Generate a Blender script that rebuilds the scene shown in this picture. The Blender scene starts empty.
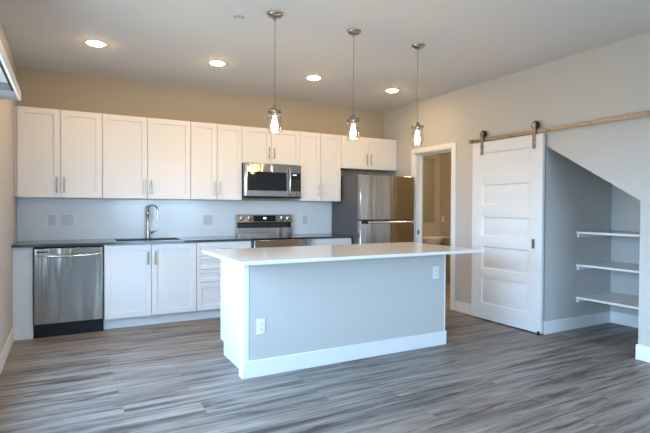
import bpy, bmesh, math
from mathutils import Vector, Matrix

C = bpy.context.scene.collection
SC = bpy.context.scene

# ------------------------------------------------------------------ camera
CX, CY, CZ = 0.461, -5.972, 1.271
YAW, PIT, ROL = math.radians(28.561), math.radians(-0.944), math.radians(0.273)
fwd = Vector((math.sin(YAW)*math.cos(PIT), math.cos(YAW)*math.cos(PIT), math.sin(PIT)))
rt = Vector((math.cos(YAW), -math.sin(YAW), 0))
up = rt.cross(fwd)
R_ = math.cos(ROL)*rt + math.sin(ROL)*up
U_ = -math.sin(ROL)*rt + math.cos(ROL)*up
cam = bpy.data.cameras.new('camera')
cam.sensor_fit = 'HORIZONTAL'; cam.sensor_width = 36.0
cam.lens = 474.05/650*36
cam.clip_start = 0.02; cam.clip_end = 200
co = bpy.data.objects.new('camera', cam)
M = Matrix((R_, U_, -fwd)).transposed().to_4x4(); M.translation = (CX, CY, CZ)
co.matrix_world = M
C.objects.link(co); SC.camera = co

# ------------------------------------------------------------------ world: bright overcast-blue sky outside
w = bpy.data.worlds.new('sky'); SC.world = w; w.use_nodes = True
nt = w.node_tree; nt.nodes.clear()
tc = nt.nodes.new('ShaderNodeTexCoord'); sx = nt.nodes.new('ShaderNodeSeparateXYZ')
rp = nt.nodes.new('ShaderNodeValToRGB'); bg = nt.nodes.new('ShaderNodeBackground'); out = nt.nodes.new('ShaderNodeOutputWorld')
mr = nt.nodes.new('ShaderNodeMapRange'); mr.inputs[1].default_value = -1; mr.inputs[2].default_value = 1
nt.links.new(tc.outputs['Generated'], sx.inputs[0]); nt.links.new(sx.outputs['Z'], mr.inputs[0])
nt.links.new(mr.outputs[0], rp.inputs[0]); nt.links.new(rp.outputs[0], bg.inputs[0]); nt.links.new(bg.outputs[0], out.inputs[0])
e = rp.color_ramp.elements
e[0].position = 0.46; e[0].color = (0.20, 0.22, 0.22, 1)
e[1].position = 0.53; e[1].color = (0.52, 0.74, 1.0, 1)
n = e.new(1.0); n.color = (0.36, 0.62, 1.0, 1)
bg.inputs['Strength'].default_value = 15.5

# daylight portals in the window openings (they only guide the sky light in)
def portal(name, loc, rot, sx_, sy_):
    l = bpy.data.lights.new(name, 'AREA'); l.shape = 'RECTANGLE'; l.size = sx_; l.size_y = sy_
    l.cycles.is_portal = True
    o = bpy.data.objects.new(name, l); o.location = loc; o.rotation_euler = rot; C.objects.link(o)
PI = math.pi
portal('daylight_left', (-0.14, -3.1, 1.25), (0, -PI/2, 0), 1.6, 2.4)
portal('daylight_side', (-0.14, -6.4, 1.25), (0, -PI/2, 0), 1.9, 2.4)
portal('daylight_front', (3.0, -9.14, 1.5), (PI/2, 0, 0), 2.6, 1.4)

SC.view_settings.view_transform = 'Standard'; SC.view_settings.look = 'None'
SC.view_settings.gamma = 1.0; SC.view_settings.use_curve_mapping = False
SC.view_settings.exposure = 0.58
SC.cycles.use_denoising = True
SC.cycles.max_bounces = 12; SC.cycles.diffuse_bounces = 8; SC.cycles.glossy_bounces = 6
SC.cycles.transparent_max_bounces = 12
SC.cycles.sample_clamp_indirect = 6.0
SC.cycles.caustics_reflective = False; SC.cycles.caustics_refractive = False

CAN_L = 138.0      # radiance of the recessed lights' lenses
CAN_W = 4.0       # watts of each recessed light's beam
BULB_L = 115.0     # radiance of the pendant bulbs
WARM = (1.0, 0.64, 0.30, 1)

# ------------------------------------------------------------------ materials
def mat(name, col, rough=0.5, metal=0.0, spec=None, bump=None, var=0.0, aniso=0.0, coat=0.0):
    m = bpy.data.materials.new(name); m.use_nodes = True
    nt = m.node_tree; b = nt.nodes['Principled BSDF']
    b.inputs['Base Color'].default_value = (*col, 1); b.inputs['Roughness'].default_value = rough
    b.inputs['Metallic'].default_value = metal
    if spec is not None: b.inputs['Specular IOR Level'].default_value = spec
    if aniso: b.inputs['Anisotropic'].default_value = aniso
    if coat: b.inputs['Coat Weight'].default_value = coat; b.inputs['Coat Roughness'].default_value = 0.08
    tc = nt.nodes.new('ShaderNodeTexCoord')
    if var:
        nz = nt.nodes.new('ShaderNodeTexNoise'); nz.inputs['Scale'].default_value = 3.0; nz.inputs['Detail'].default_value = 4
        mx = nt.nodes.new('ShaderNodeMixRGB'); mx.inputs[1].default_value = (*[c*(1-var) for c in col], 1)
        mx.inputs[2].default_value = (*[min(1, c*(1+var)) for c in col], 1)
        nt.links.new(tc.outputs['Object'], nz.inputs['Vector']); nt.links.new(nz.outputs['Fac'], mx.inputs[0])
        nt.links.new(mx.outputs[0], b.inputs['Base Color'])
    if bump:
        sc, st, dist = bump
        mp = nt.nodes.new('ShaderNodeMapping'); mp.inputs['Scale'].default_value = sc
        nz = nt.nodes.new('ShaderNodeTexNoise'); nz.inputs['Scale'].default_value = 1.0; nz.inputs['Detail'].default_value = 3
        bp = nt.nodes.new('ShaderNodeBump'); bp.inputs['Strength'].default_value = st; bp.inputs['Distance'].default_value = dist
        nt.links.new(tc.outputs['Object'], mp.inputs[0]); nt.links.new(mp.outputs[0], nz.inputs['Vector'])
        nt.links.new(nz.outputs['Fac'], bp.inputs['Height']); nt.links.new(bp.outputs[0], b.inputs['Normal'])
    return m

def emis(name, col, strength):
    m = bpy.data.materials.new(name); m.use_nodes = True
    nt = m.node_tree; nt.nodes.clear()
    em = nt.nodes.new('ShaderNodeEmission'); o = nt.nodes.new('ShaderNodeOutputMaterial')
    em.inputs[0].default_value = col; em.inputs[1].default_value = strength
    nt.links.new(em.outputs[0], o.inputs[0]); return m

def thin_glass(name, tint=(1, 1, 1), f=0.08):
    m = bpy.data.materials.new(name); m.use_nodes = True
    nt = m.node_tree; nt.nodes.clear()
    t = nt.nodes.new('ShaderNodeBsdfTransparent'); g = nt.nodes.new('ShaderNodeBsdfGlossy')
    lw = nt.nodes.new('ShaderNodeLayerWeight'); lw.inputs[0].default_value = 0.25
    mm = nt.nodes.new('ShaderNodeMath'); mm.operation = 'MULTIPLY_ADD'; mm.inputs[1].default_value = 0.32; mm.inputs[2].default_value = f
    x = nt.nodes.new('ShaderNodeMixShader'); o = nt.nodes.new('ShaderNodeOutputMaterial')
    t.inputs[0].default_value = (*tint, 1); g.inputs['Roughness'].default_value = 0.02
    nt.links.new(lw.outputs['Facing'], mm.inputs[0]); nt.links.new(mm.outputs[0], x.inputs[0])
    nt.links.new(t.outputs[0], x.inputs[1]); nt.links.new(g.outputs[0], x.inputs[2]); nt.links.new(x.outputs[0], o.inputs[0])
    return m

def floor_mat():
    m = bpy.data.materials.new('grey_wood_planks'); m.use_nodes = True
    nt = m.node_tree; b = nt.nodes['Principled BSDF']; L = nt.links.new; N = nt.nodes.new
    tc = N('ShaderNodeTexCoord')
    br = N('ShaderNodeTexBrick'); br.offset = 0.37; br.offset_frequency = 2
    br.inputs['Color1'].default_value = (0, 0, 0, 1); br.inputs['Color2'].default_value = (1, 1, 1, 1); br.inputs['Mortar'].default_value = (0, 0, 0, 1)
    br.inputs['Scale'].default_value = 1.0; br.inputs['Mortar Size'].default_value = 0.0012
    br.inputs['Mortar Smooth'].default_value = 0.3
    br.inputs['Brick Width'].default_value = 1.22; br.inputs['Row Height'].default_value = 0.18
    L(tc.outputs['Object'], br.inputs['Vector'])
    # per-plank offset of the grain
    sp = N('ShaderNodeSeparateXYZ'); L(tc.outputs['Object'], sp.inputs[0])
    off = N('ShaderNodeMath'); off.operation = 'MULTIPLY'; off.inputs[1].default_value = 1.2
    bw = N('ShaderNodeRGBToBW'); L(br.outputs['Color'], bw.inputs[0]); L(bw.outputs[0], off.inputs[0])
    cb = N('ShaderNodeCombineXYZ'); L(sp.outputs['X'], cb.inputs[0]); L(sp.outputs['Y'], cb.inputs[1]); L(off.outputs[0], cb.inputs[2])
    mp = N('ShaderNodeMapping'); mp.inputs['Scale'].default_value = (1.1, 17.0, 1.0); L(cb.outputs[0], mp.inputs[0])
    n1 = N('ShaderNodeTexNoise'); n1.inputs['Scale'].default_value = 1.0; n1.inputs['Detail'].default_value = 7; n1.inputs['Roughness'].default_value = 0.66; n1.inputs['Distortion'].default_value = 0.6
    L(mp.outputs[0], n1.inputs['Vector'])
    mp2 = N('ShaderNodeMapping'); mp2.inputs['Scale'].default_value = (5.0, 110.0, 1.0); L(cb.outputs[0], mp2.inputs[0])
    n2 = N('ShaderNodeTexNoise'); n2.inputs['Scale'].default_value = 1.0; n2.inputs['Detail'].default_value = 3; L(mp2.outputs[0], n2.inputs['Vector'])
    r1 = N('ShaderNodeValToRGB'); L(n1.outputs['Fac'], r1.inputs[0])
    e = r1.color_ramp.elements
    e[0].position = 0.37; e[0].color = (0.060, 0.049, 0.041, 1)
    e[1].position = 0.66; e[1].color = (0.345, 0.305, 0.270, 1)
    k = e.new(0.49); k.color = (0.205, 0.177, 0.155, 1)
    m1 = N('ShaderNodeMixRGB'); m1.blend_type = 'MULTIPLY'; m1.inputs[0].default_value = 0.5
    r2 = N('ShaderNodeValToRGB'); L(n2.outputs['Fac'], r2.inputs[0])
    r2.color_ramp.elements[0].position = 0.3; r2.color_ramp.elements[0].color = (0.55, 0.55, 0.55, 1)
    r2.color_ramp.elements[1].position = 0.65; r2.color_ramp.elements[1].color = (1.1, 1.1, 1.1, 1)
    L(r1.outputs[0], m1.inputs[1]); L(r2.outputs[0], m1.inputs[2])
    # plank to plank value
    r3 = N('ShaderNodeMapRange'); r3.inputs[3].default_value = 0.93; r3.inputs[4].default_value = 1.06; L(bw.outputs[0], r3.inputs[0])
    m2 = N('ShaderNodeMixRGB'); m2.blend_type = 'MULTIPLY'; m2.inputs[0].default_value = 1.0
    L(m1.outputs[0], m2.inputs[1]); L(r3.outputs[0], m2.inputs[2])
    m3 = N('ShaderNodeMixRGB'); m3.inputs[2].default_value = (0.06, 0.05, 0.045, 1)
    mf = N('ShaderNodeMath'); mf.operation = 'MULTIPLY'; mf.inputs[1].default_value = 0.3; L(br.outputs['Fac'], mf.inputs[0])
    L(mf.outputs[0], m3.inputs[0]); L(m2.outputs[0], m3.inputs[1]); L(m3.outputs[0], b.inputs['Base Color'])
    rr = N('ShaderNodeMapRange'); rr.inputs[3].default_value = 0.36; rr.inputs[4].default_value = 0.52; L(n1.outputs['Fac'], rr.inputs[0]); L(rr.outputs[0], b.inputs['Roughness'])
    bp = N('ShaderNodeBump'); bp.inputs['Strength'].default_value = 0.15; bp.inputs['Distance'].default_value = 0.002
    L(n2.outputs['Fac'], bp.inputs['Height']); L(bp.outputs[0], b.inputs['Normal'])
    return m

def tile_mat():
    m = bpy.data.materials.new('white_glazed_tile'); m.use_nodes = True
    nt = m.node_tree; b = nt.nodes['Principled BSDF']; L = nt.links.new; N = nt.nodes.new
    tc = N('ShaderNodeTexCoord'); sp = N('ShaderNodeSeparateXYZ'); cb = N('ShaderNodeCombineXYZ')
    L(tc.outputs['Object'], sp.inputs[0]); L(sp.outputs['X'], cb.inputs[0]); L(sp.outputs['Z'], cb.inputs[1])
    br = N('ShaderNodeTexBrick'); br.inputs['Scale'].default_value = 1
    br.inputs['Color1'].default_value = (0.76, 0.775, 0.78, 1); br.inputs['Color2'].default_value = (0.79, 0.80, 0.80, 1); br.inputs['Mortar'].default_value = (0.72, 0.73, 0.73, 1)
    br.inputs['Mortar Size'].default_value = 0.0015; br.inputs['Brick Width'].default_value = 0.305; br.inputs['Row Height'].default_value = 0.1017
    L(cb.outputs[0], br.inputs['Vector']); L(br.outputs['Color'], b.inputs['Base Color'])
    b.inputs['Roughness'].default_value = 0.16
    bp = N('ShaderNodeBump'); bp.invert = True; bp.inputs['Strength'].default_value = 0.2; bp.inputs['Distance'].default_value = 0.001
    L(br.outputs['Fac'], bp.inputs['Height']); L(bp.outputs[0], b.inputs['Normal'])
    return m

MT = dict(
    wall=mat('greige_wall_paint', (0.50, 0.492, 0.475), 0.75, bump=((120, 120, 120), 0.05, 0.001)),
    wall_tan=mat('tan_wall_paint', (0.45, 0.395, 0.305), 0.75, bump=((120, 120, 120), 0.05, 0.001)),
    ceil=mat('white_ceiling_paint', (0.66, 0.66, 0.66), 0.85, bump=((90, 90, 90), 0.06, 0.001)),
    trim=mat('white_trim_paint', (0.76, 0.765, 0.765), 0.38),
    cab=mat('white_cabinet_lacquer', (0.71, 0.715, 0.72), 0.32),
    gap_shade=mat('painted_rim_shadow', (0.02, 0.02, 0.02), 0.8),
    dark_top=mat('charcoal_quartz', (0.05, 0.052, 0.055), 0.14, var=0.15),
    white_top=mat('white_quartz', (0.80, 0.79, 0.775), 0.10, var=0.03),
    steel=mat('brushed_stainless_steel', (0.43, 0.405, 0.375), 0.15, 1.0, bump=((6.0, 6.0, 0.5), 0.8, 0.014)),
    steel_s=mat('polished_stainless_steel', (0.70, 0.69, 0.67), 0.16, 1.0),
    nickel=mat('brushed_nickel', (0.42, 0.38, 0.33), 0.25, 1.0),
    rail=mat('warm_brushed_nickel', (0.29, 0.272, 0.252), 0.36, 1.0),
    fridge_side=mat('charcoal_enamel', (0.085, 0.088, 0.095), 0.45),
    black=mat('black_plastic', (0.010, 0.010, 0.011), 0.55, spec=0.25),
    bglass=mat('black_glass', (0.008, 0.008, 0.009), 0.05),
    plate=mat('white_wall_plate', (0.72, 0.72, 0.715), 0.35),
    plate_grey=mat('pale_grey_wall_plate', (0.60, 0.60, 0.595), 0.4),
    slot_grey=mat('grey_socket', (0.58, 0.58, 0.58), 0.5),
    rubber=mat('black_rubber', (0.01, 0.01, 0.01), 0.7),
    porcelain=mat('white_porcelain', (0.82, 0.81, 0.79), 0.12),
    mirror=mat('mirror_glass', (0.80, 0.84, 0.82), 0.03, 1.0),
    door=mat('white_door_paint', (0.70, 0.705, 0.71), 0.35),
    can=emis('warm_lamp_lens', WARM, CAN_L),
    bulb=emis('warm_filament_bulb', (1.0, 0.62, 0.28, 1), BULB_L),
    led=emis('pale_display_digits', (0.7, 0.85, 1.0, 1), 1.5),
    glass=thin_glass('clear_glass', (0.99, 0.99, 0.985), 0.03),
    pane=thin_glass('window_glass', (0.95, 0.97, 0.97), 0.03),
    floor=floor_mat(), tile=tile_mat(),
)

# ------------------------------------------------------------------ mesh helpers
def xbox(bm, x0, x1, y0, y1, z0, z1):
    v = [bm.verts.new((x, y, z)) for z in (z0, z1) for y in (y0, y1) for x in (x0, x1)]
    for f in ((0, 2, 3, 1), (4, 5, 7, 6), (0, 1, 5, 4), (2, 6, 7, 3), (0, 4, 6, 2), (1, 3, 7, 5)):
        bm.faces.new([v[i] for i in f])
    return bm
def box(*a): return xbox(bmesh.new(), *a)
def boxes(*lst):
    bm = bmesh.new()
    for a in lst: xbox(bm, *a)
    return bm
def prism(poly, axis, a, b, bm=None):
    """poly of 2-D points in the plane normal to axis, extruded from a to b along it"""
    bm = bm or bmesh.new()
    def p(q, t):
        return (t, q[0], q[1]) if axis == 'x' else ((q[0], t, q[1]) if axis == 'y' else (q[0], q[1], t))
    A = [bm.verts.new(p(q, a)) for q in poly]; B = [bm.verts.new(p(q, b)) for q in poly]
    n = len(poly); bm.faces.new(A); bm.faces.new(B[::-1])
    for i in range(n): bm.faces.new((A[i], B[i], B[(i+1) % n], A[(i+1) % n]))
    bmesh.ops.recalc_face_normals(bm, faces=bm.faces[:]); return bm
def lathe(prof, c=(0, 0, 0), axis='z', seg=32, bm=None, sy=1.0):
    bm = bm or bmesh.new(); rings = []
    for r, h in prof:
        ring = []
        if r < 1e-6:
            ring = None; pt = (0, 0, h)
            v = bm.verts.new(_ax(pt, axis, c)); rings.append(v); continue
        for k in range(seg):
            a = 2*PI*k/seg; ring.append(bm.verts.new(_ax((r*math.cos(a), sy*r*math.sin(a), h), axis, c)))
        rings.append(ring)
    for A, B in zip(rings, rings[1:]):
        for k in range(seg):
            k2 = (k+1) % seg
            if isinstance(A, list) and isinstance(B, list): bm.faces.new((A[k], A[k2], B[k2], B[k]))
            elif isinstance(A, list): bm.faces.new((A[k], A[k2], B))
            elif isinstance(B, list): bm.faces.new((A, B[k2], B[k]))
    for ring, cap in ((rings[0], True), (rings[-1], True)):
        if isinstance(ring, list) and cap: bm.faces.new(ring)
    bmesh.ops.recalc_face_normals(bm, faces=bm.faces[:]); return bm
def _ax(p, axis, c):
    x, y, z = p
    q = (x, y, z) if axis == 'z' else ((x, z, y) if axis == 'y' else (z, x, y))
    return (q[0]+c[0], q[1]+c[1], q[2]+c[2])
def cyl(r, c, h, axis='z', seg=24, bm=None): return lathe([(r, 0), (r, h)], c, axis, seg, bm)
def tube(pts, r, seg=12, bm=None):
    bm = bm or bmesh.new(); pts = [Vector(p) for p in pts]; rings = []; prev = None
    for i, p in enumerate(pts):
        t = (pts[min(i+1, len(pts)-1)] - pts[max(i-1, 0)]).normalized()
        a = prev if prev is not None else (Vector((1, 0, 0)) if abs(t.x) < 0.9 else Vector((0, 1, 0)))
        u = (a - t*a.dot(t)).normalized(); v = t.cross(u); prev = u
        rr = r[i] if isinstance(r, (list, tuple)) else r
        rings.append([bm.verts.new(p + rr*(math.cos(2*PI*k/seg)*u + math.sin(2*PI*k/seg)*v)) for k in range(seg)])
    for A, B in zip(rings, rings[1:]):
        for k in range(seg): bm.faces.new((A[k], A[(k+1) % seg], B[(k+1) % seg], B[k]))
    bm.faces.new(rings[0]); bm.faces.new(rings[-1])
    bmesh.ops.recalc_face_normals(bm, faces=bm.faces[:]); return bm
def slab(u0, u1, v0, v1, th, panels, to, inset=0.012, depth=0.008, raised=None):
    """panelled door leaf: front face split into a grid, each rect of panels sunk with a moulded edge.
    to(u, v, n) -> world point; n = 0 on the front face, growing into the leaf"""
    bm = bmesh.new()
    us = sorted({u0, u1, *[p[0] for p in panels], *[p[1] for p in panels]})
    vs = sorted({v0, v1, *[p[2] for p in panels], *[p[3] for p in panels]})
    g = {(i, j): bm.verts.new(to(u, v, 0)) for i, u in enumerate(us) for j, v in enumerate(vs)}
    pf = []
    for i in range(len(us)-1):
        for j in range(len(vs)-1):
            f = bm.faces.new((g[i, j], g[i+1, j], g[i+1, j+1], g[i, j+1]))
            cu, cv = (us[i]+us[i+1])/2, (vs[j]+vs[j+1])/2
            if any(p[0] < cu < p[1] and p[2] < cv < p[3] for p in panels): pf.append(f)
    nrm = (Vector(to(0, 0, 1)) - Vector(to(0, 0, 0))).normalized()
    for f in pf:
        bmesh.ops.inset_region(bm, faces=[f], thickness=inset, use_even_offset=True)
        for v in f.verts: v.co += nrm*depth
        if raised:
            bmesh.ops.inset_region(bm, faces=[f], thickness=raised[0], use_even_offset=True)
            bmesh.ops.inset_region(bm, faces=[f], thickness=raised[1], use_even_offset=True)
            for v in f.verts: v.co -= nrm*raised[2]
    bd = [e for e in bm.edges if len(e.link_faces) == 1]
    r = bmesh.ops.extrude_edge_only(bm, edges=bd)
    nv = [x for x in r['geom'] if isinstance(x, bmesh.types.BMVert)]
    for v in nv: v.co += nrm*th
    bmesh.ops.contextual_create(bm, geom=[x for x in r['geom'] if isinstance(x, bmesh.types.BMEdge)])
    bmesh.ops.recalc_face_normals(bm, faces=bm.faces[:])
    return bm

def link(name, bm, m, parent=None, org=(0, 0, 0), bevel=0.0, smooth=True, seg=2):
    me = bpy.data.meshes.new(name)
    bmesh.ops.translate(bm, verts=bm.verts[:], vec=-Vector(org))
    bm.to_mesh(me); bm.free()
    if smooth:
        for p in me.polygons: p.use_smooth = True
        me.set_sharp_from_angle(angle=math.radians(35))
    me.materials.append(m)
    o = bpy.data.objects.new(name, me); C.objects.link(o)
    if parent is not None: o.parent = parent
    else: o.location = org
    if bevel:
        b = o.modifiers.new('bevel', 'BEVEL'); b.width = bevel; b.segments = seg; b.limit_method = 'ANGLE'; b.angle_limit = math.radians(50); b.harden_normals = False
    return o
def struct(name, bm, m, bevel=0.0, label=None, parent=None):
    o = link(name, bm, m, parent, bevel=bevel)
    if parent is None: o['kind'] = 'structure'
    if label: o['label'] = label
    return o
def tag(o, label, cat, group=None):
    o['label'] = label; o['category'] = cat
    if group: o['group'] = group
    return o
class Thing:
    def __init__(s, name, label, cat, loc, group=None):
        s.loc = loc; s.o = bpy.data.objects.new(name, None); s.o.location = loc; s.o.empty_display_size = 0.1
        C.objects.link(s.o); tag(s.o, label, cat, group)
    def part(s, name, bm, m, parent=None, bevel=0.0, label=None, smooth=True):
        o = link(name, bm, m, parent or s.o, s.loc, bevel, smooth)
        if label: o['label'] = label
        return o

# ------------------------------------------------------------------ the setting
H, W, YS = 2.755, 4.73, -9.0
BATH_N, BATH_E = 0.80, 6.597
NI, NB = -2.815, 5.867                      # closet niche: its left wall, its back wall
DS = (1.91-1.353)/(3.719-2.826)             # slope of the sloping header per metre
struct('floor', box(-0.4, 7.0, -9.4, 1.2, -0.1, 0), MT['floor'])
struct('ceiling', box(-0.4, 7.0, -9.4, 1.2, H, H+0.1), MT['ceil'])
struct('wall_back', box(-0.12, W, 0, 0.12, 0, H), MT['wall_tan'])
# left wall: a window below the valance and one behind the camera
P0, P1, S0, S1 = -1.9, -4.3, -5.2, -7.6
struct('wall_left', boxes((-0.12, 0, P0, 0, 0, H), (-0.12, 0, P1, P0, 2.04, H), (-0.12, 0, P1, P0, 0, 0.45), (-0.12, 0, S0, P1, 0, H),
                          (-0.12, 0, S1, S0, 0, 0.3), (-0.12, 0, S1, S0, 2.2, H), (-0.12, 0, YS, S1, 0, H)), MT['wall'])
F0, F1 = 1.7, 4.3
struct('wall_front', boxes((-0.12, F0, YS-0.12, YS, 0, H), (F1, W+0.12, YS-0.12, YS, 0, H),
                           (F0, F1, YS-0.12, YS, 0, 0.8), (F0, F1, YS-0.12, YS, 2.2, H)), MT['wall'])
# right wall: doorway to the bathroom, opening of the closet under the stairs
D0, D1, DH = -0.76, -1.475, 2.045
NE_ = -3.719
bm = boxes((W, W+0.12, D0, 0.12, 0, H), (W, W+0.12, D1, D0, DH, H), (W, W+0.12, NI, D1, 0, H), (W, W+0.12, YS-0.12, NE_, 0, H))
prism([(NI, H), (NE_, H), (NE_, 1.353), (NI, 1.353+DS*(NI-NE_))], 'x', W, W+0.12, bm)
struct('wall_right', bm, MT['wall'])
struct('wall_niche_left', box(W+0.12, NB+0.1, NI, NI+0.1, 0, H), MT['wall'], label='shaded left wall inside the closet under the sloping header')
NR = -4.9
struct('wall_niche_back', box(NB, NB+0.1, NR, NI, 0, H), MT['wall'], label='daylit back wall inside the closet')
struct('wall_niche_right', box(W+0.12, NB, NR-0.1, NR, 0, H), MT['wall'])
zt = lambda y: 1.353+DS*(y-NE_)
struct('ceiling_niche', prism([(NI, zt(NI)), (NR, zt(NR)), (NR, zt(NR)+0.05), (NI, zt(NI)+0.05)], 'x', W+0.12, NB), MT['wall'], label='sloping soffit of the closet under the stairs')
# bathroom beyond the doorway
struct('wall_bathroom_north', box(W+0.12, BATH_E+0.1, BATH_N, BATH_N+0.1, 0, H), MT['wall_tan'])
struct('wall_bathroom_east', box(BATH_E, BATH_E+0.1, -2.4, BATH_N, 0, H), MT['wall_tan'])
struct('wall_bathroom_south', box(W+0.12, BATH_E, -2.5, -2.4, 0, H), MT['wall_tan'])
struct('wall_bathroom_west', box(W, W+0.12, 0.12, BATH_N, 0, H), MT['wall_tan'])
# backsplash tiles and edge strip
struct('wall_backsplash', box(0, 3.79, -0.008, 0, 0.88, 1.372), MT['tile'], label='white glazed tile backsplash above the dark worktop')
struct('trim_backsplash', box(3.79, 3.835, -0.014, 0, 0.88, 1.372), MT['trim'], bevel=0.003, label='white vertical strip ending the backsplash beside the refrigerator')
# baseboards
BH, BT = 0.13, 0.014
struct('baseboard_left', box(0, BT, P1-0.07, -0.615, 0, BH), MT['trim'], bevel=0.004)
struct('baseboard_left_far', boxes((0, BT, S1-1.4, P1-0.07, 0, BH),), MT['trim'], bevel=0.004)
struct('baseboard_right', box(W-BT, W, NI-BT+0.002, -1.556, 0, BH), MT['trim'], bevel=0.004)
struct('baseboard_niche_left', box(W-BT, NB-BT, NI-BT, NI, 0, BH), MT['trim'], bevel=0.004)
struct('baseboard_niche_back', box(NB-BT, NB, NR, NI, 0, BH), MT['trim'], bevel=0.004)
struct('baseboard_pier', boxes((W-BT, W, YS, NE_+BT, 0, BH), (W, W+0.12, NE_, NE_+BT, 0, BH)), MT['trim'], bevel=0.004, label='white baseboard wrapping the wall end right of the closet')
# doorway trim: casing, jamb, stop
ca = 0.076
struct('trim_doorway_casing', boxes((W-0.016, W, D0, D0+ca, 0, DH+ca-0.012), (W-0.016, W, D1-ca, D1, 0, DH+ca-0.012), (W-0.016, W, D1, D0, DH, DH+ca-0.012)), MT['trim'], bevel=0.004, label='white casing around the bathroom doorway')
jb = struct('trim_doorway_jamb', boxes((W, W+0.12, D0-0.016, D0, 0, DH), (W, W+0.12, D1, D1+0.016, 0, DH), (W, W+0.12, D1, D0, DH-0.016, DH),
                                  (W+0.075, W+0.11, D0-0.030, D0-0.016, 0, DH-0.016), (W+0.075, W+0.11, D1+0.016, D1+0.030, 0, DH-0.016), (W+0.075, W+0.11, D1+0.03, D0-0.03, DH-0.03, DH-0.016)), MT['trim'], bevel=0.002, label='white door jamb and stop inside the bathroom doorway')
link('strike_plate', box(W+0.03, W+0.06, D0-0.018, D0-0.0155, 0.92, 0.98), MT['nickel'], jb)

# windows (behind the camera and beside it): frames, mullions and panes
def window(name, axis, pos, a0, a1, z0, z1, nm):
    fr = bmesh.new(); t = 0.06; d0, d1 = pos-0.05, pos+0.03
    def b(u0, u1, v0, v1, dd0=d0, dd1=d1):
        if axis == 'x': xbox(fr, dd0, dd1, u0, u1, v0, v1)
        else: xbox(fr, u0, u1, dd0, dd1, v0, v1)
    b(a0, a1, z0, z0+t); b(a0, a1, z1-t, z1); b(a0, a0+t, z0+t, z1-t); b(a1-t, a1, z0+t, z1-t)
    for k in range(1, nm):
        u = a0+(a1-a0)*k/nm; b(u-0.04, u+0.04, z0+t, z1-t)
    o = struct(name, fr, MT['trim'], bevel=0.003)
    for k in range(nm):
        u0 = a0+(a1-a0)*k/nm+(t if k == 0 else 0.04); u1 = a0+(a1-a0)*(k+1)/nm-(t if k == nm-1 else 0.04)
        pb = bmesh.new()
        if axis == 'x': xbox(pb, pos-0.008, pos-0.004, u0, u1, z0+t, z1-t)
        else: xbox(pb, u0, u1, pos-0.008, pos-0.004, z0+t, z1-t)
        link('pane', pb, MT['pane'], o)
    return o
window('window_3', 'x', -0.06, P1, P0, 0.45, 2.04, 2)
window('window_1', 'x', -0.06, S1, S0, 0.3, 2.2, 2)
window('window_2', 'y', YS-0.06, F0, F1, 0.8, 2.2, 2)
def casing(name, axis, a0, a1, z0, z1, c=0.07):
    bm = bmesh.new()
    def b(u0, u1, v0, v1):
        if axis == 'x': xbox(bm, 0, 0.014, u0, u1, v0, v1)
        else: xbox(bm, u0, u1, YS, YS+0.014, v0, v1)
    b(a0-c, a0, z0, z1+c); b(a1, a1+c, z0, z1+c); b(a0, a1, z1, z1+c)
    if z0 > 0.1: b(a0-c, a1+c, z0-c, z0)
    struct(name, bm, MT['trim'], bevel=0.003)
casing('trim_left_casing', 'x', P1, P0, 0.45, 2.04, 0.065); casing('trim_side_casing', 'x', S1, S0, 0.3, 2.2); casing('trim_front_casing', 'y', F0, F1, 0.8, 2.2)

# ------------------------------------------------------------------ cabinets
YD = 0.020                                   # door thickness
def ydoor(y): return lambda u, v, n: (u, y+n, v)
def shaker(x0, x1, z0, z1, y, st=0.058):
    return slab(x0, x1, z0, z1, YD, [(x0+st, x1-st, z0+st, z1-st)], ydoor(y), inset=0.004, depth=0.011)
def bar_pull(p0, p1, yf):
    """slim bar handle on two posts, standing off a front face at y = yf"""
    p0, p1 = Vector(p0), Vector(p1); d = (p1-p0)
    bm = tube([p0, p1], 0.0055, 10)
    for t in (0.14, 0.86):
        q = p0+d*t; tube([(q.x, yf, q.z), (q.x, q.y, q.z)], 0.0045, 8, bm)
    return bm
def vhandle(t, door, x, z0, z1, yf):
    t.part('handle', bar_pull((x, yf-0.028, z0), (x, yf-0.028, z1), yf), MT['nickel'], door)

UZ0, UZ1, UF = 1.372, 2.283, -0.345
def upper(x0, x1, z0, label, split, hz, filler=0.0):
    t = Thing('wall_cabinet', label, 'cabinet', ((x0+x1)/2, -0.16, z0), 'white wall cabinets')
    t.part('body', box(x0+0.001, x1-0.001, UF+YD+0.002, -0.009 if z0 < 1.4 else -0.001, z0, UZ1), MT['cab'], bevel=0.0015)
    if filler: t.part('filler_strip', box(x0+0.001, x0+filler-0.006, UF+0.004, UF+YD, z0, UZ1), MT['cab'], bevel=0.001)
    a, b = x0+filler+0.0028, x1-0.0028
    dl = t.part('door', shaker(a, split-0.0026, z0+0.002, UZ1-0.002, UF), MT['cab'], bevel=0.0012)
    dr = t.part('door', shaker(split+0.0026, b, z0+0.002, UZ1-0.002, UF), MT['cab'], bevel=0.0012)
    vhandle(t, dl, split-0.034, hz[0], hz[1], UF); vhandle(t, dr, split+0.034, hz[0], hz[1], UF)
    return t
upper(0.003, 0.797, UZ0, 'white two-door wall cabinet against the left wall, above the dishwasher', 0.403, (1.42, 1.585), 0.020)
upper(0.797, 1.734, UZ0, 'widest white wall cabinet, directly above the sink and faucet', 1.256, (1.42, 1.585))
upper(1.734, 2.357, UZ0, 'narrow white two-door wall cabinet just left of the microwave', 2.045, (1.42, 1.585))
upper(2.357, 3.147, 1.836, 'short white wall cabinet directly above the microwave', 2.742, (1.90, 2.04))
upper(3.147, 3.771, UZ0, 'white two-door wall cabinet between microwave and refrigerator', 3.452, (1.43, 1.59))
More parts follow.
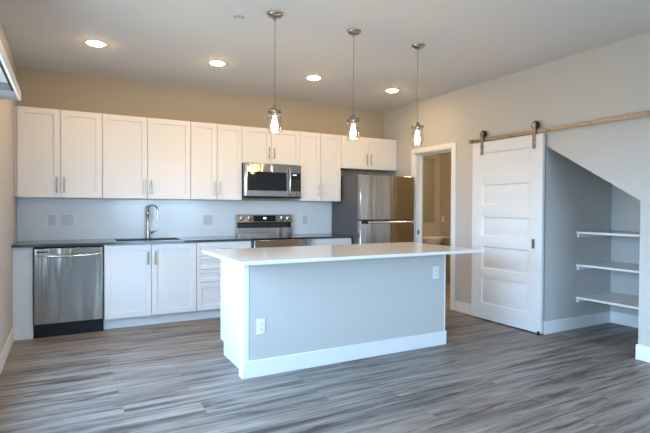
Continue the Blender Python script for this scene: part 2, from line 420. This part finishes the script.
upper(3.771, 4.722, 1.831, 'short white wall cabinet above the refrigerator, beside the right wall', 4.222, (1.885, 2.035))

BF = -0.63                                   # front of base doors
def base_body(t, x0, x1):
    t.part('body', box(x0+0.001, x1-0.001, BF+YD+0.002, -0.02, 0.114, 0.887), MT['cab'], bevel=0.0015)
    t.part('toe_kick', box(x0+0.001, x1-0.001, -0.545, -0.53, 0.0, 0.114), MT['cab'])
tag(link('end_panel', box(0.002, 0.170, -0.612, -0.02, 0, 0.887), MT['cab'], org=(0, 0, 0), bevel=0.002),
    'plain white floor-length filler panel between left wall and dishwasher', 'cabinet panel')
t = Thing('sink_cabinet', 'white two-door base cabinet under the sink, right of the dishwasher', 'cabinet', (1.26, -0.3, 0), 'white base cabinets')
# open-topped carcass so the sink bowl hangs inside
t.part('body', boxes((0.793, 0.811, BF+YD+0.002, -0.02, 0.114, 0.887), (1.715, 1.733, BF+YD+0.002, -0.02, 0.114, 0.887),
                     (0.811, 1.715, BF+YD+0.002, -0.02, 0.114, 0.132), (0.811, 1.715, -0.034, -0.02, 0.132, 0.887), (0.811, 1.715, BF+YD+0.002, BF+YD+0.018, 0.80, 0.887)), MT['cab'])
t.part('toe_kick', box(0.793, 1.733, -0.545, -0.53, 0, 0.114), MT['cab'])
d1 = t.part('door', shaker(0.7965, 1.2515, 0.117, 0.878, BF), MT['cab'], bevel=0.0012)
d2 = t.part('door', shaker(1.2565, 1.7305, 0.117, 0.878, BF), MT['cab'], bevel=0.0012)
vhandle(t, d1, 1.216, 0.665, 0.808, BF); vhandle(t, d2, 1.292, 0.665, 0.808, BF)

t = Thing('drawer_cabinet', 'white four-drawer base cabinet left of the range, partly behind the island', 'cabinet', (2.06, -0.3, 0), 'white base cabinets')
base_body(t, 1.734, 2.376)
for z0, z1 in ((0.732, 0.878), (0.580, 0.7265), (0.434, 0.5745), (0.117, 0.4285)):
    st = 0.036 if z1-z0 < 0.2 else 0.058
    d = t.part('drawer', shaker(1.7375, 2.374, z0, z1, BF, st), MT['cab'], bevel=0.0012)
    zc = z0+(z1-z0)*(0.5 if z1-z0 < 0.2 else 0.47)
    t.part('handle', bar_pull((1.99, BF-0.028, zc), (2.13, BF-0.028, zc), BF), MT['nickel'], d)
t = Thing('base_cabinet', 'white base cabinet between range and refrigerator, mostly behind the island', 'cabinet', (3.46, -0.3, 0), 'white base cabinets')
base_body(t, 3.162, 3.772)
d = t.part('drawer', shaker(3.165, 3.769, 0.732, 0.878, BF, 0.036), MT['cab'], bevel=0.0012)
t.part('handle', bar_pull((3.395, BF-0.028, 0.798), (3.535, BF-0.028, 0.798), BF), MT['nickel'], d)
d1 = t.part('door', shaker(3.165, 3.463, 0.117, 0.7265, BF), MT['cab'], bevel=0.0012)
d2 = t.part('door', shaker(3.466, 3.769, 0.117, 0.7265, BF), MT['cab'], bevel=0.0012)
vhandle(t, d1, 3.43, 0.55, 0.69, BF); vhandle(t, d2, 3.499, 0.55, 0.69, BF)

# worktops
SX0, SX1, SY0, SY1 = 0.93, 1.60, -0.50, -0.13
bm = boxes((0.001, SX0, -0.65, -0.009, 0.889, 0.914), (SX1, 2.377, -0.65, -0.009, 0.889, 0.914), (SX0, SX1, -0.65, SY0, 0.889, 0.914), (SX0, SX1, SY1, -0.009, 0.889, 0.914))
bmesh.ops.remove_doubles(bm, verts=bm.verts[:], dist=1e-5)
seen = {}
for f in list(bm.faces):
    k = tuple(sorted(v.index for v in f.verts)) if False else tuple(round(c, 4) for c in f.calc_center_median())
    seen.setdefault(k, []).append(f)
for k, fs in seen.items():
    if len(fs) > 1: bmesh.ops.delete(bm, geom=fs, context='FACES_ONLY')
tag(link('worktop', bm, MT['dark_top'], bevel=0.002), 'long charcoal worktop with the sink, left of the range', 'worktop')
tag(link('worktop', box(3.161, 3.785, -0.65, -0.009, 0.889, 0.914), MT['dark_top'], bevel=0.002), 'short charcoal worktop between range and refrigerator', 'worktop')
# sink
t = Thing('kitchen_sink', 'dark rectangular undermount sink set in the charcoal worktop', 'sink', (1.265, -0.32, 0.69))
s0, s1, q0, q1 = SX0-0.008, SX1+0.008, SY0-0.008, SY1+0.008
t.part('bowl', boxes((s0, s1, q0, q1, 0.690, 0.696), (s0, s0+0.006, q0, q1, 0.696, 0.887), (s1-0.006, s1, q0, q1, 0.696, 0.887),
                     (s0+0.006, s1-0.006, q0, q0+0.006, 0.696, 0.887), (s0+0.006, s1-0.006, q1-0.006, q1, 0.696, 0.887)), MT['fridge_side'])
t.part('drain', lathe([(0.045, 0), (0.045, 0.003), (0.03, 0.004), (0.0, 0.002)], (1.265, -0.31, 0.6962)), MT['steel_s'])
# faucet
fx, fy = 1.297, -0.075
t = Thing('faucet', 'tall pull-down kitchen faucet with a high arc behind the sink', 'faucet', (fx, fy, 0.914))
t.part('body', lathe([(0.030, 0), (0.030, 0.006), (0.022, 0.012), (0.0195, 0.10), (0.0195, 0.12), (0.0165, 0.13), (0.0165, 0.27), (0.0205, 0.28), (0.0205, 0.31), (0.0165, 0.32), (0.0165, 0.36), (0.012, 0.375)], (fx, fy, 0.914), seg=20), MT['nickel'])
arc = [(fx, fy, 1.225)]
R0 = 0.08
dx, dy = 0.55, -0.835
for k in range(0, 17):
    a = PI*k/16; s = R0*(1-math.cos(a)); arc.append((fx+dx*s, fy+dy*s, 1.235+R0*math.sin(a)*0.85))
arc += [(fx+dx*2*R0, fy+dy*2*R0, 1.22)]
t.part('spout', tube(arc, 0.0095, 12), MT['steel_s'], label='polished high-arc spout')
t.part('spray_head', tube([(fx+dx*2*R0, fy+dy*2*R0, 1.225), (fx+dx*2*R0, fy+dy*2*R0, 1.18), (fx+dx*2*R0, fy+dy*2*R0, 1.145)], [0.0125, 0.0145, 0.016], 14), MT['steel_s'])
t.part('lever', tube([(fx+0.015, fy, 0.985), (fx+0.05, fy, 0.985), (fx+0.062, fy, 0.99), (fx+0.10, fy-0.01, 1.0)], [0.017, 0.017, 0.008, 0.006], 12), MT['nickel'])

# ------------------------------------------------------------------ appliances
t = Thing('dishwasher', 'stainless steel dishwasher with a curved bar handle at the left end', 'dishwasher', (0.48, -0.3, 0))
a, b = 0.176, 0.787
t.part('body', box(a, b, -0.605, -0.03, 0.012, 0.886), MT['black'])
dr = t.part('door', box(a+0.004, b-0.004, -0.655, -0.607, 0.135, 0.872), MT['steel'], bevel=0.006)
hp = []
for k in range(13):
    s = k/12; hp.append((a+0.03+(b-a-0.06)*s, -0.675-0.03*math.sin(PI*s)**0.6 if 0 < s < 1 else -0.658, 0.806-0.012*math.sin(PI*s)))
t.part('handle', tube(hp, 0.0125, 12), MT['steel_s'], dr)
t.part('vent', box(a+0.025, a+0.125, -0.6575, -0.6545, 0.832, 0.845), MT['black'], dr, label='dark vent slot at the upper left of the door')
t.part('kick_plate', box(a, b, -0.585, -0.606, 0.0, 0.128), MT['black'], bevel=0.003)

t = Thing('microwave', 'stainless over-the-range microwave with black window and vertical handle', 'microwave', (2.75, -0.2, 1.405))
a, b, z0, z1 = 2.366, 3.138, 1.408, 1.833; yf = -0.405
t.part('body', box(a, b, -0.362, -0.010, z0, z1), MT['fridge_side'], bevel=0.003)
wd = b-a; zh = z1-0.0
cx0 = a+wd*0.80
dr = t.part('door', box(a, cx0-0.002, yf, -0.364, z0+0.012, z1), MT['steel'], bevel=0.006)
t.part('window', box(a+wd*0.055, a+wd*0.735, yf-0.002, yf+0.004, z0+0.085, z1-0.105), MT['bglass'], dr, bevel=0.001)
t.part('handle', tube([(a+wd*0.772, yf+0.002, z0+0.05), (a+wd*0.772, yf-0.028, z0+0.065), (a+wd*0.772, yf-0.04, z0+0.14), (a+wd*0.772, yf-0.043, z0+0.215), (a+wd*0.772, yf-0.04, z0+0.29), (a+wd*0.772, yf-0.028, z0+0.365), (a+wd*0.772, yf+0.002, z0+0.38)], 0.012, 12), MT['steel_s'], dr)
cp = t.part('control_panel', box(cx0, b, yf, -0.364, z0+0.012, z1), MT['steel'], bevel=0.006)
t.part('keypad', box(cx0+0.012, b-0.012, yf-0.002, yf+0.004, z0+0.085, z1-0.105), MT['bglass'], cp, bevel=0.001)
t.part('display', box(cx0+0.035, cx0+0.085, yf-0.003, yf-0.0021, z1-0.137, z1-0.125), MT['led'], cp)
bmk = bmesh.new()
for r in range(5):
    for c in range(3): xbox(bmk, cx0+0.028+c*0.035, cx0+0.046+c*0.035, yf-0.0026, yf-0.0021, z0+0.105+r*0.028, z0+0.113+r*0.028)
t.part('key_marks', bmk, mat('grey_print', (0.12, 0.12, 0.12), 0.5), cp)
t.part('vent_grille', boxes(*[(a+0.20, b-0.20, -0.36+0.04*i, -0.33+0.04*i, z0-0.008, z0-0.0005) for i in range(5)]), MT['black'], label='black grille under the microwave')
t.part('bottom_lip', box(a, b, yf+0.004, -0.364, z0-0.006, z0+0.011), MT['black'])

t = Thing('range', 'stainless electric range with knobs on its backguard, behind the island', 'range', (2.77, -0.33, 0))
a, b = 2.380, 3.158
t.part('body', box(a, b, -0.63, -0.02, 0.03, 0.895), MT['fridge_side'], bevel=0.003)
t.part('cooktop', box(a, b, -0.655, -0.09, 0.896, 0.914), MT['bglass'], bevel=0.003)
bgp = t.part('backguard', prism([(-0.012, 0.90), (-0.085, 0.90), (-0.085, 1.015), (-0.082, 1.017), (-0.052, 1.020), (-0.052, 1.078), (-0.092, 1.088), (-0.070, 1.188), (-0.012, 1.188)], 'x', a+0.001, b-0.001), MT['steel'], bevel=0.002)
t.part('recess_strip', box(a+0.012, b-0.012, -0.074, -0.0525, 1.020, 1.077), MT['bglass'], bgp, label='black glass strip under the knobs')
def on_panel(s, off):     # point on the tilted control face at height fraction s
    y = -0.092+0.022*s; z = 1.088+0.100*s; return y-off*0.976, z+off*-0.215
y0, zz0 = on_panel(0.12, 0.0005); y1, zz1 = on_panel(0.88, 0.0005); y2, zz2 = on_panel(0.88, 0.0025); y3, zz3 = on_panel(0.12, 0.0025)
t.part('display', prism([(y0, zz0), (y1, zz1), (y2, zz2), (y3, zz3)], 'x', a+0.225, a+0.535), MT['bglass'], bgp)
y0, zz0 = on_panel(0.42, 0.0027); y1, zz1 = on_panel(0.66, 0.0027); y2, zz2 = on_panel(0.66, 0.0033); y3, zz3 = on_panel(0.42, 0.0033)
t.part('clock_digits', prism([(y0, zz0), (y1, zz1), (y2, zz2), (y3, zz3)], 'x', a+0.36, a+0.40), MT['led'], bgp)
for kx in (0.062, 0.166, 0.625, 0.712):
    yk, zk = on_panel(0.5, 0.0)
    k = lathe([(0.030, 0), (0.030, 0.006), (0.024, 0.008), (0.021, 0.030), (0.017, 0.033), (0, 0.033)], (0, 0, 0), 'z', 24)
    xbox(k, -0.0035, 0.0035, -0.019, 0.019, 0.031, 0.037)
    bmesh.ops.transform(k, matrix=Matrix.Translation((a+kx, yk, zk)) @ Matrix.Rotation(PI/2-0.216*-1, 4, 'X'), verts=k.verts[:])
    t.part('knob', k, MT['steel_s'], bgp)
od = t.part('oven_door', box(a+0.018, b-0.013, -0.680, -0.632, 0.20, 0.893), MT['steel'], bevel=0.006)
t.part('oven_window', box(a+0.12, b-0.12, -0.682, -0.678, 0.36, 0.66), MT['bglass'], od)
hp = [(a+0.05, -0.682, 0.80), (a+0.05, -0.73, 0.80), (a+0.08, -0.737, 0.80), (b-0.08, -0.737, 0.80), (b-0.05, -0.73, 0.80), (b-0.05, -0.682, 0.80)]
t.part('handle', tube(hp, 0.013, 12), MT['steel_s'], od)
t.part('storage_drawer', box(a+0.018, b-0.013, -0.678, -0.632, 0.05, 0.195), MT['steel'], bevel=0.006)

t = Thing('refrigerator', 'tall stainless refrigerator with charcoal sides and a horizontal bar handle', 'refrigerator', (4.24, -0.4, 0))
a, b, yf = 3.797, 4.683, -0.800
t.part('body', box(a+0.002, b-0.002, -0.728, -0.045, 0.03, 1.712), MT['fridge_side'], bevel=0.004)
up_ = t.part('freezer_door', box(a, b, yf, -0.735, 1.124, 1.717), MT['steel'], bevel=0.008)
lo_ = t.part('refrigerator_door', box(a, b, yf, -0.735, 0.075, 1.116), MT['steel'], bevel=0.008)
for d, zz in ((lo_, 1.095),):
    hb = tube([(a+0.05, yf-0.045, zz), (b-0.05, yf-0.045, zz)], 0.013, 14)
    t.part('handle', hb, MT['steel_s'], d)
    for px, mm in ((a+0.065, MT['black']), (b-0.065, MT['steel_s'])):
        t.part('handle_mount', box(px-0.018, px+0.018, yf-0.062, yf+0.001, zz-0.018, zz+0.018), mm, d, bevel=0.004)
t.part('hinge_cap', box(a+0.02, a+0.10, -0.79, -0.70, 1.7175, 1.735), MT['fridge_side'], bevel=0.003)
t.part('base_grille', box(a+0.01, b-0.01, -0.765, -0.735, 0.0, 0.068), MT['black'])

# ------------------------------------------------------------------ island
IX0, IX1, IY0, IY1, IZ = 1.608, 3.590, -2.603, -1.83, 0.878
t = Thing('kitchen_island', 'island base with grey front wall and white left end panel', 'kitchen island', (2.6, -2.2, 0))
t.part('cabinet_body', prism([(IY0+0.15, 0), (-1.93, 0), (-1.93, 0.11), (IY1, 0.11), (IY1, IZ), (IY0+0.15, IZ)], 'x', IX0+0.064, IX1-0.03), MT['cab'])
for k in range(3):
    x0 = IX0+0.066+k*0.634
    sl = slab(x0+0.002, x0+0.630, 0.117, IZ-0.006, YD, [(x0+0.06, x0+0.572, 0.175, IZ-0.064)], lambda u, v, n: (u, IY1+YD+0.001-n, v), inset=0.004, depth=0.011)
    dd = t.part('door', sl, MT['cab'], bevel=0.0012)
t.part('end_panel', prism([(IY0+0.121, 0), (-1.958, 0), (-1.958, 0.115), (-1.862, 0.115), (-1.862, IZ), (IY0+0.121, IZ)], 'x', IX0+0.043, IX0+0.063), MT['cab'], bevel=0.001, label='white end panel with a toe notch, facing left')
t.part('end_panel', prism([(IY0+0.121, 0), (-1.958, 0), (-1.958, 0.115), (-1.862, 0.115), (-1.862, IZ), (IY0+0.121, IZ)], 'x', IX1-0.028, IX1-0.006), MT['cab'], bevel=0.001)
t.part('front_wall', box(IX0+0.046, IX1-0.014, IY0, IY0+0.12, 0, IZ), MT['wall'], label='grey painted front wall')
t.part('corner_post', box(IX0, IX0+0.045, IY0-0.002, IY0+0.075, 0, IZ), MT['trim'], bevel=0.004)
t.part('corner_post', box(IX1-0.013, IX1, IY0-0.002, IY0+0.075, 0, IZ), MT['trim'], bevel=0.003)
t.part('baseboard', boxes((IX0-0.009, IX1+0.009, IY0-0.009-0.003, IY0-0.003, 0, BH), (IX0-0.009, IX0-0.001, IY0-0.003, IY0+0.078, 0, BH), (IX1+0.001, IX1+0.009, IY0-0.003, IY0+0.078, 0, BH)), MT['trim'], bevel=0.004)
tag(link('island_worktop', box(1.498, 3.815, -2.873, -1.800, IZ+0.001, 0.905), MT['white_top'], bevel=0.003),
    'white quartz island worktop overhanging its base', 'worktop')

# wall plates
def plate(label, x, z, y, kind, n=1, group='wall plates'):
    pm = MT['plate'] if y < -1 else MT['plate_grey']
    wv = 0.070 if n == 1 else 0.115; h = 0.115
    t = Thing('switch_plate' if kind == 'switch' else 'outlet', label, 'switch' if kind == 'switch' else 'outlet', (x, y, z), group)
    t.part('cover_plate', box(x-wv/2, x+wv/2, y-0.006, y-0.0005, z-h/2, z+h/2), pm, bevel=0.002)
    for k in range(n):
        cxk = x+(k-(n-1)/2)*0.046
        if kind == 'switch': t.part('rocker', box(cxk-0.0165, cxk+0.0165, y-0.009, y-0.006, z-0.033, z+0.033), pm, bevel=0.001)
        else:
            f = t.part('receptacle', box(cxk-0.0165, cxk+0.0165, y-0.008, y-0.006, z-0.034, z+0.034), pm, bevel=0.001)
            for q in (-0.019, 0.019):
                t.part('socket_face', box(cxk-0.009, cxk+0.009, y-0.0084, y-0.0079, z+q-0.007, z+q+0.007), MT['slot_grey'], f)
    return t
plate('pale outlet on the backsplash nearest the left wall', 0.317, 1.130, -0.008, 'outlet')
plate('pale double switch on the backsplash left of the faucet', 0.462, 1.130, -0.008, 'switch', 2)
plate('pale double outlet on the backsplash left of the range', 2.02, 1.122, -0.008, 'outlet', 2)
plate('pale outlet on the backsplash right of the range', 3.387, 1.118, -0.008, 'outlet')
plate('white outlet low on the island front, near its left corner', 1.746, 0.378, IY0, 'outlet')
plate('white outlet high on the island front, near its right end', 3.468, 0.683, IY0, 'outlet')

# ------------------------------------------------------------------ barn door, rail, closet
DX = 4.664; DT = 0.036; DA, DB = -2.823, -1.884
t = Thing('barn_door', 'white five-panel sliding barn door hanging left of the closet', 'door', (DX, -2.35, 0.012))
pn = [(DA+0.155, DB-0.155, z0, z1) for z0, z1 in ((0.20, 0.50), (0.595, 0.85), (0.965, 1.187), (1.330, 1.555), (1.705, 1.920))]
leaf = t.part('leaf', slab(DA, DB, 0.014, 2.042, DT, pn, lambda u, v, n: (DX+n, u, v), inset=0.012, depth=0.014, raised=(0.010, 0.022, 0.007)), MT['door'], bevel=0.002)
for y in (-2.722, -2.030):
    hg = t.part('hanger_strap', box(DX-0.007, DX-0.0005, y-0.021, y+0.021, 1.895, 2.165), MT['rail'], bevel=0.002)
    wb = lathe([(0.043, 0), (0.043, 0.004), (0.036, 0.005), (0.036, 0.012), (0.043, 0.013), (0.043, 0.017)], (DX+0.0015, y-0.006, 2.1355), 'x', 28)
    t.part('roller_wheel', wb, MT['black'], hg)
    bb = bmesh.new()
    for z in (1.925, 1.985, 2.131): cyl(0.009, (DX-0.012, y, z), 0.0055, 'x', 12, bb)
    t.part('bolts', bb, MT['nickel'], hg)
fp = t.part('flush_pull', boxes((DX-0.002, DX+0.0005, -2.744, -2.706, 0.872, 0.884), (DX-0.002, DX+0.0005, -2.744, -2.706, 0.960, 0.972), (DX-0.002, DX+0.0005, -2.744, -2.738, 0.884, 0.960), (DX-0.002, DX+0.0005, -2.712, -2.706, 0.884, 0.960)), MT['steel_s'], label='small metal flush pull at the right edge')
t.part('recess', box(DX-0.0008, DX+0.0002, -2.738, -2.712, 0.884, 0.960), MT['fridge_side'], fp)
t = Thing('floor_guide', 'small black door guide on the floor under the barn door corner', 'door guide', (4.69, -2.795, 0))
t.part('base', box(4.655, 4.725, -2.815, -2.785, 0, 0.008), MT['rubber'], bevel=0.002)
t.part('fin', box(4.656, 4.668, -2.815, -2.785, 0.008, 0.034), MT['rubber'], bevel=0.002)
t = Thing('sliding_door_rail', 'long flat metal rail for the barn door on the right wall', 'rail', (4.68, -3.1, 2.07))
RX0, RX1 = 4.674, 4.682
t.part('bar', boxes((RX0, RX1, -3.690, -1.825, 2.051, 2.091), (RX0, RX1, -4.6, -3.694, 2.051, 2.091)), MT['rail'], bevel=0.0015)
for y in (-1.93, -2.40, -2.88, -3.30, -3.62, -3.77, -4.30):
    st = cyl(0.012, (RX1, y, 2.071), W-RX1, 'x', 16)
    st2 = t.part('standoff', st, MT['rail'])
    t.part('bolt_head', cyl(0.011, (RX0-0.006, y, 2.071), 0.0065, 'x', 6), MT['nickel'], st2)
t.part('end_stop', box(RX0-0.018, RX0-0.0005, -1.875, -1.83, 2.050, 2.092), MT['rail'], bevel=0.003)
t.part('splice_plate', box(RX0-0.004, RX0-0.0003, -3.80, -3.585, 2.048, 2.094), MT['rail'], bevel=0.001)

for nm, z in (('topmost white shelf in the closet under the stairs', 1.040), ('middle white shelf in the closet under the stairs', 0.693), ('lowest white shelf in the closet under the stairs', 0.346)):
    t = Thing('closet_shelf', nm, 'shelf', (5.56, -3.6, z-0.02), 'closet shelves')
    yr = min(-3.2, -4.6)
    t.part('board', box(5.236, NB-0.001, yr, NI-0.001, z-0.022, z), MT['trim'], bevel=0.002)
    t.part('cleat', box(5.250, NB-0.02, NI-0.021, NI-0.001, z-0.062, z-0.0225), MT['trim'], bevel=0.002)
    t.part('cleat', box(NB-0.021, NB-0.001, yr, NI-0.022, z-0.062, z-0.0225), MT['trim'], bevel=0.002)

# ------------------------------------------------------------------ bathroom things
t = Thing('wash_basin', 'white wash basin with a shelf edge seen through the doorway', 'basin', (6.2, 0.7, 0.60))
yb0, yb1, xb0, xb1 = 0.50, BATH_N-0.001, 5.85, BATH_E-0.05
t.part('rim', boxes((xb0, xb1, yb0, yb1, 0.745, 0.775)), MT['porcelain'], bevel=0.008)
bl = lathe([(0.0, 0), (0.16, 0.005), (0.24, 0.06), (0.275, 0.15)], (6.22, (yb0+yb1)/2-0.008, 0.5945), seg=32, sy=0.56)
t.part('bowl', bl, MT['porcelain'])
t.part('pedestal', lathe([(0.10, 0), (0.075, 0.1), (0.07, 0.45), (0.11, 0.594)], (6.22, (yb0+yb1)/2+0.03, 0), seg=24), MT['porcelain'])
t = Thing('bathroom_mirror', 'frameless mirror on the bathroom wall above the basin', 'mirror', (6.25, BATH_N, 1.03))
t.part('glass', box(6.02, 6.455, BATH_N-0.007, BATH_N-0.001, 1.035, 2.20), MT['mirror'], bevel=0.001)
t = Thing('switch_plate', 'white switch plate on the bathroom wall right of the mirror', 'switch', (BATH_E, 0.715, 1.09), 'wall plates')
t.part('cover_plate', box(BATH_E-0.006, BATH_E-0.0005, 0.68, 0.75, 1.03, 1.15), MT['plate'], bevel=0.002)
t.part('rocker', box(BATH_E-0.009, BATH_E-0.006, 0.699, 0.731, 1.057, 1.123), MT['plate'], bevel=0.001)
t = Thing('bathroom_added_light', 'unseen round dome light added to light the bathroom', 'ceiling light', (5.7, -0.8, H))  # added lamp, out of view, brightens the room behind the doorway
t.part('base', lathe([(0.15, -0.025), (0.155, -0.001)], (5.7, -0.8, H)), MT['nickel'])
t.part('dome', lathe([(0.0, -0.10), (0.07, -0.09), (0.12, -0.06), (0.14, -0.026)], (5.7, -0.8, H)), emis('warm_dome', (1.0, 0.74, 0.44, 1), 105.0))

# ------------------------------------------------------------------ left-wall valance
t = Thing('blind_valance', 'white ledge with a dark slot underneath, high on the left wall', 'valance', (0.085, -3.1, 2.05))
va, vb, vx, vz0, vz1 = -4.6, -1.85, 0.170, 2.050, 2.116
t.part('front_board', box(vx-0.017, vx, va, vb, vz0, vz1), MT['trim'], bevel=0.002)
t.part('end_board', box(0.016, vx-0.0175, vb-0.30, vb, vz0, vz1), mat('underside_shade_tint', (0.30, 0.33, 0.37), 0.5), bevel=0.002)  # white board; the blue-grey look of its daylit underside is put into the colour
t.part('top_board', box(0.016, vx-0.0175, va, vb-0.301, vz1-0.012, vz1), MT['trim'])
t.part('track', box(vx-0.032, vx-0.0175, va, vb-0.302, vz0+0.002, vz1-0.0125), MT['black'], label='dark slotted track')

# ------------------------------------------------------------------ lights
for k, (x, y, lb) in enumerate(((0.696, -1.20, 'leftmost recessed ceiling light, above the dishwasher end'),
                                (1.818, -1.165, 'second recessed ceiling light from the left, left of the first pendant'),
                                (2.923, -1.17, 'recessed ceiling light between the first and second pendants'),
                                (4.043, -1.135, 'rightmost recessed ceiling light, above the refrigerator'))):
    t = Thing('recessed_light', lb, 'ceiling light', (x, y, H), 'recessed lights above the kitchen run')
    t.part('trim_ring', lathe([(0.070, -0.001), (0.070, -0.004), (0.084, -0.006), (0.090, -0.001)], (x, y, H), seg=40), MT['trim'])
    t.part('lens', lathe([(0.0, -0.020), (0.040, -0.017), (0.060, -0.011), (0.069, -0.004)], (x, y, H), seg=40), MT['can'])
    sl = bpy.data.lights.new('lamp', 'SPOT'); sl.energy = CAN_W; sl.color = WARM[:3]; sl.spot_size = math.radians(140); sl.spot_blend = 0.7; sl.shadow_soft_size = 0.06
    so = bpy.data.objects.new('lamp', sl); so.location = (0, 0, -0.02); so.parent = t.o; C.objects.link(so)
for x, y, lb in ((1.858, -2.593, 'leftmost jar pendant, above the left half of the island'),
                 (2.568, -2.587, 'middle one of the three jar pendants above the island'),
                 (3.255, -2.582, 'rightmost jar pendant, before the doorway casing')):
    t = Thing('pendant_light', lb, 'pendant lamp', (x, y, 1.84), 'pendants above the island')
    t.part('canopy', lathe([(0.062, -0.001), (0.062, -0.008), (0.055, -0.018), (0.035, -0.028), (0.012, -0.032), (0.010, -0.05), (0.0, -0.05)], (x, y, H), seg=32), MT['nickel'])
    t.part('rod', tube([(x, y, 2.045), (x, y, H-0.04)], 0.003, 10), MT['nickel'])
    cpn = t.part('socket_cap', lathe([(0.0, 2.060), (0.012, 2.060), (0.016, 2.045), (0.030, 2.036), (0.034, 2.030), (0.034, 2.012), (0.020, 2.008), (0.018, 1.975), (0.0, 1.975)], (x, y, 0), seg=28), MT['nickel'])
    # collar ring with four bail lugs
    ring = lathe([(0.046, 2.016), (0.053, 2.016), (0.053, 2.006), (0.046, 2.006), (0.046, 2.016)], (x, y, 0), seg=32)
    for q in range(4):
        c_, s_ = math.cos(q*PI/2+0.5), math.sin(q*PI/2+0.5)
        tube([(x+0.032*c_, y+0.032*s_, 2.024), (x+0.060*c_, y+0.060*s_, 2.028), (x+0.060*c_, y+0.060*s_, 2.005)], 0.0028, 8, ring)
    t.part('collar', ring, MT['nickel'], cpn)
    jar = bmesh.new()
    prof = [(0.040, 2.004), (0.048, 1.992), (0.050, 1.975), (0.050, 1.862), (0.046, 1.850)]
    seg = 36; rr = [[jar.verts.new((x+r*math.cos(2*PI*k/seg), y+r*math.sin(2*PI*k/seg), z)) for k in range(seg)] for r, z in prof]
    for A, B in zip(rr, rr[1:]):
        for k in range(seg): jar.faces.new((A[k], A[(k+1) % seg], B[(k+1) % seg], B[k]))
    jo = t.part('glass_jar', jar, MT['glass'])
    so = jo.modifiers.new('wall', 'SOLIDIFY'); so.thickness = 0.003; so.offset = -1
    t.part('bulb', lathe([(0.0, 1.868), (0.010, 1.870), (0.020, 1.880), (0.024, 1.898), (0.021, 1.925), (0.013, 1.955), (0.012, 1.974)], (x, y, 0), seg=24), MT['bulb'])
for x, y, r, lb in ((1.642, -2.386, 0.045, 'small white ceiling disc left of the first pendant canopy'), (4.185, -2.343, 0.036, 'small white ceiling disc right of the third pendant canopy')):
    t = Thing('sprinkler_cover', lb, 'sprinkler cover', (x, y, H), 'ceiling discs')
    t.part('rim', lathe([(r, -0.001), (r, -0.006), (r*0.80, -0.007), (r*0.80, -0.001)], (x, y, H), seg=32), MT['ceil'])
    t.part('gap_shade', lathe([(r*0.80, -0.002), (r*0.62, -0.002)], (x, y, H), seg=32), MT['gap_shade'])  # flat near-black ring painting the shadow inside the rim
    t.part('cap', lathe([(r*0.64, -0.003), (r*0.72, -0.010), (0, -0.011)], (x, y, H), seg=32), MT['ceil'])
